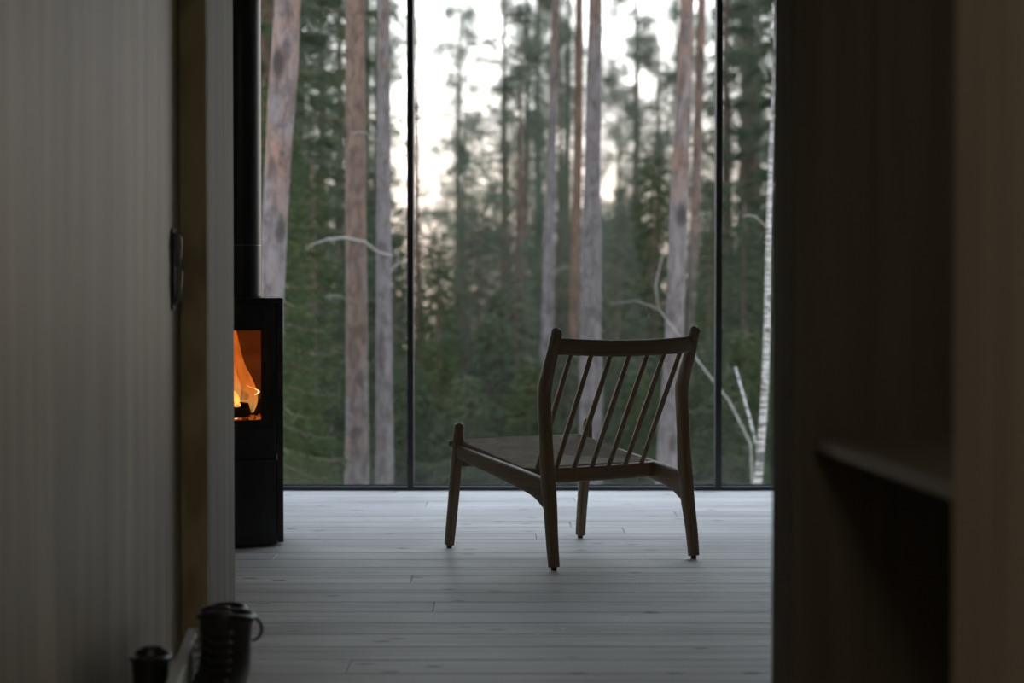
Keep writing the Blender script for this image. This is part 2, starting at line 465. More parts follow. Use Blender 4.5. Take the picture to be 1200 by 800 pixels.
# right: living-room side of the cabinet wall, and the near brown wall panel
S(MB().box(1.10, XR, 3.66, 3.80, 0, CEIL), 'wall_hall_right', M['wall'])
S(MB().box(0.549, 0.62, -1.3, 2.60, 0, CEIL, 0.004), 'trim_2', M['near_panel'])
S(MB().box(PX - 0.0655, 1.098, 5.142, 5.612, 2.05, CEIL, 0.002), 'added_lintel', M['partition'])  # unseen lintel, added to block the fill light's reflection in the windows
cab = empty('open_cabinet', (0.47, 3.66, 0), label='dark stained built-in cabinet standing open on the right of the hall, one shelf inside', cat='cabinet')
MB().box(0.003, 0.63, -0.14, 0.14, 0.0, CEIL - 0.002, 0.006).build('far_side_panel', M['cabinet'], cab)
MB().box(0.60, 0.63, -1.05, -0.141, 0.0, CEIL - 0.002).build('back_panel', M['cabinet'], cab)
MB().box(0.155, 0.63, -1.08, -1.052, 0.0, CEIL - 0.002).build('near_side_panel', M['cabinet'], cab)
sh = MB()
pz = 0.640
v = [(0.035, -0.142), (0.598, -0.142), (0.598, -1.048), (0.157, -1.048), (0.100, -1.0)]
bmz = bmesh.new()
vs = [bmz.verts.new((a, b, pz - 0.024)) for a, b in v]
fc = bmz.faces.new(vs)
r = bmesh.ops.extrude_face_region(bmz, geom=[fc])
for q in r['geom']:
    if isinstance(q, bmesh.types.BMVert): q.co.z += 0.024
bmesh.ops.bevel(bmz, geom=bmz.edges[:], offset=0.003, segments=2, affect='EDGES')
bmesh.ops.recalc_face_normals(bmz, faces=bmz.faces[:])
me = bpy.data.meshes.new('shelf'); bmz.to_mesh(me); bmz.free()
link('shelf', me, M['shelf'], cab, label='paler wooden shelf board')

# windows
PWID = 1.344
X0 = XL
n_win = 3
ZT = CEIL - 0.005
for i in range(n_win):
    a = X0 + i * PWID; b = a + PWID
    wi = empty('window_%d' % (i + 1), ((a + b) / 2, WY, 0), kind='structure')
    h = PWID / 2
    fr = MB()
    s_ = 0.0132
    fr.box(-h, -h + s_, 0.0, 0.07, 0.0, ZT)
    fr.box(h - s_, h, 0.0, 0.07, 0.0, ZT)
    fr.box(-h + s_, h - s_, 0.0, 0.030, 0.0, 0.0165, 0.001)
    fr.box(-h + s_, h - s_, 0.0, 0.07, ZT - 0.03, ZT)
    fr.build('window_frame', M['frame'], wi)
    MB().box(-h + s_, h - s_, 0.030, 0.06, 0.004, 0.0175).build('window_sill', M['sill'], wi)
    MB().box(-h + s_, h - s_, 0.042, 0.050, 0.018, 0.0235).build('gasket', M['gasket'], wi)
    MB().add([(-h + s_, 0.046, 0.0235), (h - s_, 0.046, 0.0235), (h - s_, 0.046, ZT - 0.03), (-h + s_, 0.046, ZT - 0.03)], [(0, 1, 2, 3)]).build('glass_pane', M['glass'], wi)

# ------------------------------------------------------------------ the chair
CH = empty('lounge_chair', (0.189, 6.977, 0), math.radians(31.6),
           label='low wooden lounge chair with spindle back and woven cord seat, alone before the window', cat='chair')
def catmull(P, n=6):
    P = np.array(P, float); out = []
    for i in range(len(P) - 1):
        p0 = P[max(i - 1, 0)]; p1 = P[i]; p2 = P[i + 1]; p3 = P[min(i + 2, len(P) - 1)]
        for t in np.linspace(0, 1, n, endpoint=False):
            out.append(0.5 * ((2 * p1) + (-p0 + p2) * t + (2 * p0 - 5 * p1 + 4 * p2 - p3) * t * t + (-p0 + 3 * p1 - 3 * p2 + p3) * t ** 3))
    out.append(P[-1]); return np.array(out)
def sweep(mb, rows, n=24, ex=5.0, smooth=5, capend=(True, True)):
    """rows: u, v, z, width in the v-z plane, thickness along u ; the path lies in a plane of constant-ish u"""
    R = catmull(rows, smooth) if smooth else np.array(rows, float)
    rings = []
    def ring(p, t, w_, th):
        nrm = Vector((0, -t.z, t.y)).normalized(); U_ = Vector((1, 0, 0))
        o = []
        for k_ in range(n):
            a = 2 * PI * k_ / n; c_, s__ = math.cos(a), math.sin(a)
            c2 = math.copysign(abs(c_) ** (2 / ex), c_); s2 = math.copysign(abs(s__) ** (2 / ex), s__)
            o.append(p + nrm * (c2 * w_ / 2) + U_ * (s2 * th / 2))
        return o
    m = len(R)
    for i in range(m):
        p = Vector(R[i][:3]); t = Vector(R[min(i + 1, m - 1)][:3]) - Vector(R[max(i - 1, 0)][:3]); t.x = 0; t.normalize()
        w_, th = R[i][3], R[i][4]
        if i == 0 and capend[0]:
            for q, f_ in ((0.0, 0.86),): rings.append(ring(p - t * 0.002, t, w_ * f_, th * f_))
        rings.append(ring(p, t, w_, th))
        if i == m - 1 and capend[1]:
            r_ = min(w_, th) / 2
            for ang in (25, 45, 62, 78): rings.append(ring(p + t * r_ * math.sin(math.radians(ang)), t, w_ * math.cos(math.radians(ang)) ** 0.8, th * math.cos(math.radians(ang)) ** 0.8))
    mb.loft(rings); return mb
HW = 0.268
for sgn in (-1, 1):
    u = sgn * HW
    uf = sgn * 0.272
    # rear post: foot, leg, seat joint, elbow, top
    rp = MB()
    sweep(rp, [(uf, 0.333, 0.012, 0.031, 0.030), (uf, 0.322, 0.09, 0.036, 0.031), (u, 0.306, 0.19, 0.044, 0.032), (u, 0.294, 0.27, 0.050, 0.032),
               (u, 0.285, 0.34, 0.047, 0.032), (u, 0.278, 0.43, 0.043, 0.031), (u, 0.271, 0.53, 0.0445, 0.031), (u, 0.270, 0.556, 0.046, 0.031), (u, 0.2735, 0.572, 0.0455, 0.031), (u, 0.290, 0.616, 0.040, 0.030),
               (u, 0.317, 0.68, 0.034, 0.029), (u, 0.343, 0.748, 0.030, 0.028)])
    o = rp.build('back_post', M['chair'], CH); autosmooth(o, 40)
    MB().tube([(uf, 0.333, 0.0), (uf, 0.333, 0.012)], [0.009, 0.009], 12).build('foot_pad', M['pad'], o)
    fp = MB()
    sweep(fp, [(uf * 0.985, -0.334, 0.012, 0.029, 0.028), (u * 0.99, -0.318, 0.12, 0.033, 0.029), (u * 0.985, -0.300, 0.24, 0.038, 0.030), (u * 0.98, -0.290, 0.32, 0.041, 0.030),
               (u * 0.98, -0.284, 0.37, 0.036, 0.029), (u * 0.98, -0.279, 0.418, 0.026, 0.026)])
    o = fp.build('front_leg', M['chair'], CH); autosmooth(o, 40)
    MB().tube([(uf * 0.985, -0.334, 0.0), (uf * 0.985, -0.334, 0.012)], [0.009, 0.009], 12).build('foot_pad', M['pad'], o)
    # side rail, deeper at the back and flowing into the rear leg
    sr = MB()
    sweep(sr, [(u * 0.985, -0.288, 0.3345, 0.044, 0.023), (u * 0.99, -0.14, 0.313, 0.050, 0.024), (u, 0.02, 0.290, 0.057, 0.025), (u, 0.15, 0.270, 0.064, 0.026),
               (u, 0.235, 0.254, 0.074, 0.028), (u, 0.285, 0.238, 0.092, 0.030)], ex=4.5)
    # fillet under the joint
    pr = []
    for a in np.linspace(0, 1, 7):
        ang = a * PI / 2
        pr.append((0.225 + 0.062 * math.sin(ang), 0.170 + 0.062 * math.cos(ang) - 0.008 * (1 - a)))
    prof = pr + [(0.300, 0.165), (0.300, 0.25), (0.225, 0.25)]
    sr.loft([[(u - 0.0125, a, b) for a, b in prof], [(u + 0.0125, a, b) for a, b in prof]])
    o = sr.build('side_rail', M['chair_y'], CH); autosmooth(o, 35)
# rails between the sides
def rail(mb, us, fn, h0, th, n=24, ex=3.5):
    rings = []
    for u in us:
        v_, z_ = fn(u)
        r_ = []
        for k_ in range(n):
            a = 2 * PI * k_ / n; c_, s__ = math.cos(a), math.sin(a)
            r_.append((u, v_ + math.copysign(abs(c_) ** (2 / ex), c_) * th / 2, z_ + math.copysign(abs(s__) ** (2 / ex), s__) * h0 / 2))
        rings.append(r_)
    return mb.loft(rings)
US = np.linspace(-HW + 0.012, HW - 0.012, 15)
def f_top(u):
    q = 1 - (u / HW) ** 2
    return 0.331 + 0.026 * q, 0.705 - 0.010 * q
def f_rear(u):
    q = 1 - (u / HW) ** 2
    return 0.118 + 0.016 * q, 0.282 - 0.004 * q
rail(MB(), US, f_top, 0.053, 0.020).build('top_rail', M['chair_x'], CH, smooth=True)
rail(MB(), US, f_rear, 0.050, 0.024).build('rear_seat_rail', M['chair_x'], CH, smooth=True)
rail(MB(), US, lambda u: (-0.292, 0.300), 0.044, 0.022).build('front_apron', M['chair_x'], CH, smooth=True)
fb = MB(); fb.tube([(x, -0.318, 0.3585) for x in (-HW - 0.012, -HW - 0.006, 0, HW + 0.006, HW + 0.012)], [0.007, 0.0115, 0.0115, 0.0115, 0.007], 16)
fb.build('front_seat_bar', M['chair_x'], CH, smooth=True)
for i in range(7):
    s_ = (i - 3) / 3.0
    ub = s_ * 0.205; ut = s_ * 0.212
    vb, zb = f_rear(ub); vt, zt = f_top(ut)
    P0 = Vector((ub, vb, zb + 0.012)); P1 = Vector((ut, vt, zt - 0.018))
    mb = MB()
    mb.tube([P0.lerp(P1, q) for q in (0, 0.15, 0.35, 0.5, 0.65, 0.85, 1)], [0.0074, 0.0080, 0.0088, 0.0091, 0.0088, 0.0080, 0.0074], 12)
    mb.build('spindle', M['chair'], CH, smooth=True)
# seat: cord woven in four triangles
NU, NV = 300, 260
su, v0_, v1_ = 0.250, -0.316, 0.113
def seat_z(u, v):
    t = (v - v0_) / (v1_ - v0_)
    z = 0.3715 + (0.3065 - 0.3715) * t
    a = u / su; b = 2 * t - 1
    return z - 0.012 * (1 - a * a) * (1 - b * b)
vv = []; ff = []
for j in range(NV + 1):
    for i in range(NU + 1):
        a = -1 + 2 * i / NU; t = j / NV; b = 2 * t - 1
        u = a * su; v_ = v0_ + t * (v1_ - v0_)
        fr_b = abs(b) > abs(a)       # front or back triangle: cords run front to back
        ph = u if fr_b else v_
        rid = abs(math.sin(PI * ph / 0.009))
        seam = min(1, abs(abs(a) - abs(b)) / 0.02)
        vv.append((u, v_, seat_z(u, v_) + (0.0036 * rid - 0.002) * seam - 0.0015 * (1 - seam)))
for j in range(NV):
    for i in range(NU):
        q = j * (NU + 1) + i
        ff.append((q, q + 1, q + NU + 2, q + NU + 1))
sm = MB(); sm.add(vv, ff)
def wrap(points):
    # side skirts that roll down around the rails
    n = len(points); base = len(sm.v)
    for p in points: sm.v.append((p[0], p[1], p[2] - 0.022))
    return base
edge_f = [vv[i] for i in range(NU + 1)]
rolls = []
for ang in np.linspace(0, 1.25 * PI, 8):
    rolls.append([(p[0], -0.318 - 0.0150 * math.sin(ang), 0.3585 + 0.0150 * math.cos(ang) - (0.0005 if ang == 0 else 0)) for p in edge_f])
sm.loft(rolls, closed=False, cap=False)
edge_b = [vv[NV * (NU + 1) + i] for i in range(NU + 1)]
rb = []
for q in (0, 0.006, 0.014): rb.append([(p[0], p[1] - q * 0.15, p[2] - q) for p in edge_b])
sm.loft(rb, closed=False, cap=False)
for sd in (0, NU):
    e_ = [vv[j * (NU + 1) + sd] for j in range(NV + 1)]
    sg_ = -1 if sd == 0 else 1
    sm.loft([[(p[0], p[1], p[2]) for p in e_], [(p[0] + sg_ * 0.006, p[1], p[2] - 0.004) for p in e_], [(p[0] + sg_ * 0.010, p[1], p[2] - 0.012) for p in e_], [(p[0] + sg_ * 0.010, p[1], p[2] - 0.020) for p in e_]], closed=False, cap=False)
# lower face of the webbing
sm.add([(-su, v0_ + 0.01, 0.352), (su, v0_ + 0.01, 0.352), (su, v1_ - 0.004, 0.288), (-su, v1_ - 0.004, 0.288)], [(0, 1, 2, 3)])
sm.build('woven_seat', M['cord'], CH, smooth=True, label='woven natural paper cord seat')

# the chair was drawn with its back towards +y: turn it round
for o in CH.children_recursive:
    me = o.data
    me.transform(Matrix.Diagonal((1, -1, 1, 1))); me.flip_normals(); me.update()

# ------------------------------------------------------------------ the stove
ST = empty('wood_stove', (-1.03, 7.17, 0), label='slim black wood stove with a burning fire and black flue pipe, left of the window', cat='stove')
HS = 0.222
def fy(x): return -0.085 * (1 - (x / HS) ** 2)      # bowed front
def bowed(mb, x0, x1, z0, z1, off=0.0, th=0.02, n=12):
    xs = np.linspace(x0, x1, n + 1)
    rings = []
    for x in xs:
        rings.append([(x, fy(x) + off, z0), (x, fy(x) + off, z1), (x, fy(x) + off + th, z1), (x, fy(x) + off + th, z0)])
    return mb.loft(rings)
HT = 0.852
gx0, gx1, gz0, gz1 = -0.173, 0.173, 0.436, 0.742    # clear glass
bx0, bx1, bz0, bz1 = -0.208, 0.208, 0.404, 0.752
body = MB()
# side cheeks, back, firebox shell
for sg in (-1, 1):
    body.add([(sg * 0.224, 0.004, 0.012), (sg * 0.243, 0.018, 0.012), (sg * 0.200, 0.36, 0.012), (sg * 0.180, 0.36, 0.012),
              (sg * 0.224, 0.004, HT - 0.018), (sg * 0.243, 0.018, HT - 0.018), (sg * 0.200, 0.36, HT - 0.018), (sg * 0.180, 0.36, HT - 0.018)],
             [(0, 1, 2, 3), (4, 5, 6, 7), (0, 1, 5, 4), (1, 2, 6, 5), (2, 3, 7, 6), (3, 0, 4, 7)])
body.box(-0.192, 0.192, 0.34, 0.36, 0.012, HT - 0.018)
body.box(-0.192, 0.192, 0.02, 0.34, 0.40, 0.415)
body.box(-0.192, 0.192, 0.02, 0.34, 0.775, HT - 0.018)
body.box(-0.192, 0.192, 0.02, 0.34, 0.012, 0.03)
body.build('stove_body', M['stove'], ST)
lp = MB(); bowed(lp, -HS + 0.001, HS - 0.001, 0.008, 0.300, 0.0, 0.02)
lp.build('lower_front_panel', M['stove'], ST)
dr = MB()
bowed(dr, -HS + 0.001, HS - 0.001, 0.303, bz0)
bowed(dr, -HS + 0.001, HS - 0.001, bz1, HT - 0.020)
bowed(dr, -HS + 0.001, bx0, bz0, bz1, n=2)
bowed(dr, bx1, HS - 0.001, bz0, bz1, n=2)
D = dr.build('stove_door', M['stove'], ST)
gb = MB()
bowed(gb, bx0, bx1, bz0, gz0, 0.003, 0.010); bowed(gb, bx0, bx1, gz1, bz1, 0.003, 0.010)
bowed(gb, bx0, gx0, gz0, gz1, 0.003, 0.010, 3); bowed(gb, gx1, bx1, gz0, gz1, 0.003, 0.010, 3)
gb.build('glass_border', M['stove_border'], D, label='dark printed glass border')
xs = np.linspace(gx0, gx1, 13)
MB().loft([[(x, fy(x) + 0.006, gz0), (x, fy(x) + 0.006, gz1)] for x in xs], closed=False, cap=False).build('stove_glass', M['stove_glass'], D, smooth=True, label='clear curved fire glass')
MB().tube([(0.2215, -0.002, 0.298), (0.2215, -0.006, 0.318)], 0.0035, 10).build('door_latch', M['stove_trim'], D, label='small bright latch pin')
tp = MB()
pts = [(x, fy(x) - 0.004) for x in np.linspace(-HS, HS, 15)] + [(0.244, 0.012), (0.201, 0.362), (-0.201, 0.362), (-0.244, 0.012)]
tp.loft([[(a * 0.997, b, HT - 0.018) for a, b in pts], [(a, b, HT - 0.015) for a, b in pts], [(a, b, HT - 0.003) for a, b in pts], [(a * 0.994, b * 0.99, HT) for a, b in pts]])
tp.build('top_plate', M['stove'], ST)
pp = MB(); pp.tube([(0.077, 0.17, HT), (0.077, 0.17, CEIL - 0.002)], 0.075, 40)
P_ = autosmooth(pp.build('flue_pipe', M['pipe'], ST))
cl = MB(); cl.tube([(0.077, 0.17, 1.034), (0.077, 0.17, 1.036)], 0.0757, 40); autosmooth(cl.build('pipe_joint', M['stove_trim'], P_)); cl = MB(); cl.tube([(0.077, 0.17, HT), (0.077, 0.17, HT + 0.006)], 0.083, 40)
autosmooth(cl.build('pipe_collar', M['stove'], P_))
# firebrick lining
ln = MB(); ln.box(-0.190, 0.190, 0.30, 0.338, 0.416, 0.774, 0.003)
for sg in (-1, 1): ln.box(min(sg * 0.176, sg * 0.191), max(sg * 0.176, sg * 0.191), -0.015, 0.299, 0.416, 0.774, 0.003)
ln.box(-0.175, 0.175, -0.03, 0.299, 0.416, 0.428, 0.002); ln.box(-0.175, 0.175, -0.03, 0.299, 0.752, 0.773, 0.002)
ln.build('firebox_lining', M['brick'], ST, label='tan fire-lit lining panels')
def log_mesh(L, r, seed):
    rg = random.Random(seed); mb = MB()
    rings = []
    for i in range(9):
        t = i / 8; ww = []
        for k_ in range(14):
            a = 2 * PI * k_ / 14
            rr = r * (1 + 0.14 * math.sin(3 * a + seed) + rg.uniform(-0.07, 0.07)) * (0.86 if i in (0, 8) else 1)
            ww.append((L * (t - 0.5), rr * math.cos(a), rr * math.sin(a) * 0.85))
        rings.append(ww)
    return mb.loft(rings)
for q, (lx, ly, lz, rz, L, lb) in enumerate([(-1.03, 7.17 + 0.20, 0.466, 0.15, 0.30, 'charred log lying at the back of the stove firebox'),
                                             (-1.05, 7.17 + 0.09, 0.462, -0.25, 0.28, 'charred log lying at the front of the stove firebox'),
                                             (-1.03, 7.17 + 0.15, 0.522, 0.5, 0.26, 'burning log resting across the two lower logs in the stove')]):
    o = log_mesh(L, 0.034, q + 2).build('firewood_log', M['char'], smooth=True, label=lb, cat='log', group='logs in the stove')
    o.location = (lx, ly, lz); o.rotation_euler = (0, 0.12 * (q == 2), rz)
eb = MB(); rg = random.Random(5)
for i in range(120):
    x = rg.uniform(-0.17, 0.17); yy = rg.uniform(0.025, 0.28); s_ = rg.uniform(0.005, 0.012)
    cx, cy, cz = -1.03 + x, 7.17 + yy, 0.428 + s_ * 0.6
    ring = [(cx + s_ * math.cos(a) * rg.uniform(.7, 1.2), cy + s_ * math.sin(a) * rg.uniform(.7, 1.2)) for a in np.linspace(0, 2 * PI, 6)[:-1]]
    eb.loft([[(a, b, cz - s_ * 0.55) for a, b in ring], [(a, b, cz + s_ * 0.5) for a, b in ring]])
eb.build('ember_bed', M['ember'], label='glowing ember bed under the logs in the stove', cat='embers', kind='stuff')
def flame_obj(x, yy, zb, h, wd, lean, mat, seed, lb):
    rg = random.Random(seed); mb = MB(); rings = []
    for i in range(15):
        t = i / 14
        ww = wd * (math.sin(PI * min(1, 0.14 + 0.86 * t)) ** 0.8 * (1 - 0.35 * t) + 0.02)
        cx = lean * t ** 1.2 * h + 0.014 * math.sin(5 * t + seed); cy = 0.010 * math.sin(4 * t + seed * 2)
        rings.append([(cx + ww * math.cos(a) * (1 + 0.18 * math.sin(2 * a + 6 * t + seed)), cy + 0.45 * ww * math.sin(a), t * h) for a in np.linspace(0, 2 * PI, 15)[:-1]])
    mb.loft(rings)
    o = mb.build('flame', mat, smooth=True, label=lb, cat='flame', group='flames in the stove')
    o.location = (x, yy, zb)
F0 = 7.17
flame_obj(-0.950, F0 + 0.15, 0.45, 0.295, 0.052, -0.05, M['flame'], 1, 'tallest orange flame in the stove window')
flame_obj(-1.04, F0 + 0.17, 0.47, 0.27, 0.06, 0.1, M['flame'], 2, 'broad orange flame in the middle of the firebox')
flame_obj(-1.12, F0 + 0.13, 0.47, 0.24, 0.045, 0.2, M['flame'], 3, 'orange flame at the hidden left of the firebox')
flame_obj(-0.985, F0 + 0.10, 0.50, 0.24, 0.040, 0.05, M['flame'], 8, 'second orange flame curling up to the top of the stove window')
flame_obj(-0.942, F0 + 0.05, 0.432, 0.075, 0.014, -0.35, M['flame_hot'], 4, 'bright yellow flame low at the front of the firebox')
flame_obj(-0.962, F0 + 0.06, 0.44, 0.12, 0.020, -0.2, M['flame_hot'], 5, 'bright yellow flame curling over the front log')
flame_obj(-0.888, F0 + 0.08, 0.515, 0.035, 0.0035, -0.5, M['flame_hot'], 6, 'small separate yellow tongue right of the main flames')
flame_obj(-1.09, F0 + 0.07, 0.44, 0.12, 0.03, 0.3, M['flame_hot'], 7, 'bright yellow flame on the left end of the front log')

# ------------------------------------------------------------------ fill light added on the hall ceiling, lifts surfaces facing the camera
LM = empty('fill_light', (-0.12, 1.2, CEIL), label='added fill light, a round white disc out of view on the hall ceiling', cat='fill light')
lm = MB(); lm.tube([(0, 0, -0.0), (0, 0, -0.012), (0, 0, -0.03)], [0.30, 0.41, 0.41], 48); autosmooth(lm.build('fill_base', M['frame'], LM))
ls = MB(); ls.tube([(0, 0, -0.0305), (0, 0, -0.05), (0, 0, -0.068), (0, 0, -0.078)], [0.40, 0.40, 0.34, 0.08], 48)
_t = NT('fill_glow'); _e = _t.n('ShaderNodeEmission'); _e.inputs[0].default_value = (1.0, 0.86, 0.68, 1); _e.inputs[1].default_value = FILL
_t.l(_e.outputs[0], _t.out.inputs[0]); autosmooth(ls.build('fill_shade', _t.m, LM))

# ------------------------------------------------------------------ shoe tray and boots
TR = empty('shoe_tray', (-0.700, 4.58, 0), math.radians(5.0), label='low pale grey board tray for shoes on the hall floor at lower left', cat='shoe tray')
MB().box(-0.012, 0.012, -1.0, 0.0, 0.0, 0.142, 0.002).build('side_board', M['tray'], TR)
MB().box(-0.088, -0.0122, -1.0, 0.0, 0.0, 0.010, 0.001).build('tray_base', M['tray'], TR)

def make_boot(label, mirror=1, shaft=0.19):   # toe towards +y, the loop sits on the side of the shaft
    B = empty('boot', label=label, cat='boot', group='black leather boots by the hall wall')
    # cross sections along the height (z): heel at -y... toe at +y ; outline = ellipse, offset by lean
    up = MB()
    secs = [(0.022, 0.060, 0.046, 0.138), (0.045, 0.058, 0.046, 0.136), (0.07, 0.020, 0.044, 0.094), (0.095, -0.005, 0.043, 0.066), (0.12, -0.012, 0.043, 0.056),
            (0.15, -0.012, 0.044, 0.055), (shaft, -0.012, 0.047, 0.057)]
    n = 28
    rings = []
    for z, cy, a, b in secs:
        r_ = []
        for k_ in range(n):
            t = 2 * PI * k_ / n; sx, cy_ = math.cos(t), math.sin(t)
            tw = 1.0
            if z < 0.05: tw = 1 - 0.22 * max(0, -cy_) + 0.04 * cy_
            wz = z + (0.012 * max(0, cy_) + 0.006 * max(0, -cy_) if z == shaft else 0)
            r_.append((mirror * a * sx * tw, cy + b * cy_, wz))
        rings.append(r_)
    # dense interpolation
    R = np.array(rings)
    dense = []
    for i in range(len(R) - 1):
        p0 = R[max(i - 1, 0)]; p1 = R[i]; p2 = R[i + 1]; p3 = R[min(i + 2, len(R) - 1)]
        for t in np.linspace(0, 1, 4, endpoint=False):
            q = 0.5 * ((2 * p1) + (-p0 + p2) * t + (2 * p0 - 5 * p1 + 4 * p2 - p3) * t * t + (-p0 + 3 * p1 - 3 * p2 + p3) * t ** 3)
            dense.append([tuple(x) for x in q])
    dense.append([tuple(x) for x in R[-1]])
    top = R[-1]; c_ = top.mean(0)
    for s_, dz in ((0.93, 0.004), (0.86, 0.0), (0.80, -0.02), (0.76, -0.08)):
        dense.append([tuple(c_ + (p - c_) * np.array([s_, s_, 1]) + np.array([0, 0, dz])) for p in top])
    up.loft(dense)
    up.build('upper', M['leather'], B, smooth=True)
    so = MB(); s0 = R[0]; cs = s0.mean(0)
    so.loft([[tuple(cs + (p - cs) * f_ + np.array([0, 0, dz])) for p in s0] for f_, dz in ((1.0, -0.022), (1.06, -0.018), (1.06, -0.004), (1.01, 0.004))])
    so.build('sole', M['rubber'], B)
    # padded collar
    co = MB(); ring_pts = [tuple(c_ + (p - c_) * np.array([0.97, 0.97, 1]) + np.array([0, 0, 0.001])) for p in top]
    ring_pts = ring_pts + [ring_pts[0]]
    co.tube(ring_pts, 0.0075, 10, cap=False)
    co.build('collar', M['leather'], B, smooth=True)
    # tongue
    tg = MB()
    rr = []
    for t in np.linspace(0, 1, 8):
        z = 0.085 + t * (shaft + 0.022 - 0.085); yy = 0.060 - 0.012 * t
        rr.append([(mirror * x, yy - 10 * x * x, z) for x in np.linspace(-0.026, 0.026, 7)] + [(mirror * x, yy - 0.007 - 10 * x * x, z) for x in np.linspace(0.026, -0.026, 7)])
    tg.loft(rr); tg.build('tongue', M['leather'], B, smooth=True)
    # heel pull loop
    lp_ = MB(); pts = [(-0.966 * (0.046 + 0.017 * math.sin(a)), -0.012 - 0.26 * (0.05 + 0.017 * math.sin(a)), shaft - 0.022 + 0.024 * math.cos(a)) for a in np.linspace(0.0, PI, 12)]
    lp_.tube(pts, 0.0028, 8); lp_.build('pull_loop', M['lace'], B, smooth=True)
    la = MB()
    for i in range(6):
        z = 0.075 + i * (shaft - 0.095) / 5; yy = 0.076 - 0.003 * i if i else 0.088
        pts = [(mirror * x, yy - 11 * x * x + 0.002, z + (0.006 if x > 0 else -0.002)) for x in np.linspace(-0.026, 0.026, 7)]
        la.tube(pts, 0.0022, 6)
        for sx in (-1, 1):
            hk = MB(); hk.tube([(sx * 0.029, yy - 0.012, z), (sx * 0.033, yy - 0.006, z + 0.002)], 0.0035, 8)
            hk.build('lace_hook', M['hook'], B, smooth=True)
    la.build('laces', M['lace'], B, smooth=True)
    return B
b1 = make_boot('black leather boot standing nearest the open floor, pull loop turned right')
b1.scale = (1.2, 1, 1); b1.location = (-0.608, 4.40, 0.0); b1.rotation_euler = (0, 0, math.radians(165))
b2 = copy_tree(b1); b2['label'] = 'black leather boot tucked between the tray board and the other boot'
b2.location = (-0.652, 4.70, 0.0); b2.rotation_euler = (0, 0, math.radians(172)); b2.scale = (1, 1, 0.84)
b3 = copy_tree(b1)
for o in list(b3.children):
    if o.name.startswith('pull_loop'): bpy.data.objects.remove(o)
b3.scale = (1, 1, 1); b3['label'] = 'black boot standing inside the grey shoe tray against the door'
b3.location = (-0.718, 4.14, 0.0105); b3.rotation_euler = (0, 0, math.radians(5)); b3.scale = (0.80, 0.88, 0.76)

# ------------------------------------------------------------------ the forest
def PX_(x, d):  # sideways position of picture column x at distance d
    return (x - 600) / FPX * d
def PZ_(y, d):
    return EYE + (335 - y) / FPX * d
def ground_z(x, y):
    return -1.35 - 0.012 * (y - 10) + 0.12 * math.sin(x * 0.5) + 0.10 * math.sin(y * 0.33 + 1) - (0.02 * max(0, y - 30))
gm = MB(); nx, ny = 90, 110
gv = []; gf = []
for j in range(ny + 1):
    yy = 9.4 + 150 * (j / ny) ** 1.6
    for i in range(nx + 1):
        xx = (-1 + 2 * i / nx) * (14 + 0.55 * yy)
        gv.append((xx, yy, ground_z(xx, yy) + 0.05 * math.sin(xx * 2.1 + yy) ))
for j in range(ny):
    for i in range(nx):
        q = j * (nx + 1) + i; gf.append((q, q + 1, q + nx + 2, q + nx + 1))
gm.add(gv, gf).build('forest_ground', M['ground'], smooth=True, kind='structure')

def trunk_mesh(pts, seed, n=26, steps=34, rough=0.06):
    """pts: (x,y,z,r) control rows"""
    P_ = np.array(pts, float); zz = np.linspace(P_[0, 2], P_[-1, 2], steps * 2)
    R = np.stack([np.interp(zz, P_[:, 2], P_[:, k_]) for k_ in range(4)], 1); R[:, 2] = zz
    for _ in range(3): R[1:-1] = (R[:-2] + 2 * R[1:-1] + R[2:]) / 4
    rg = np.random.default_rng(seed); ph = rg.uniform(0, 6.28, 12)
    rings = []
    for i, (x, y_, z, r) in enumerate(R):
        ring = []
        for k_ in range(n):
            a = 2 * PI * k_ / n
            w_ = 1 + rough * (math.sin(3 * a + z * 1.3 + ph[0]) * 0.4 + math.sin(5 * a - z * 2.1 + ph[1]) * 0.3 + math.sin(9 * a + z * 7 + ph[2]) * 0.3 + math.sin(z * 5.3 + ph[3]) * 0.4)
            ring.append((x + r * w_ * math.cos(a), y_ + r * w_ * math.sin(a), z))
        rings.append(ring)
    return MB().loft(rings)
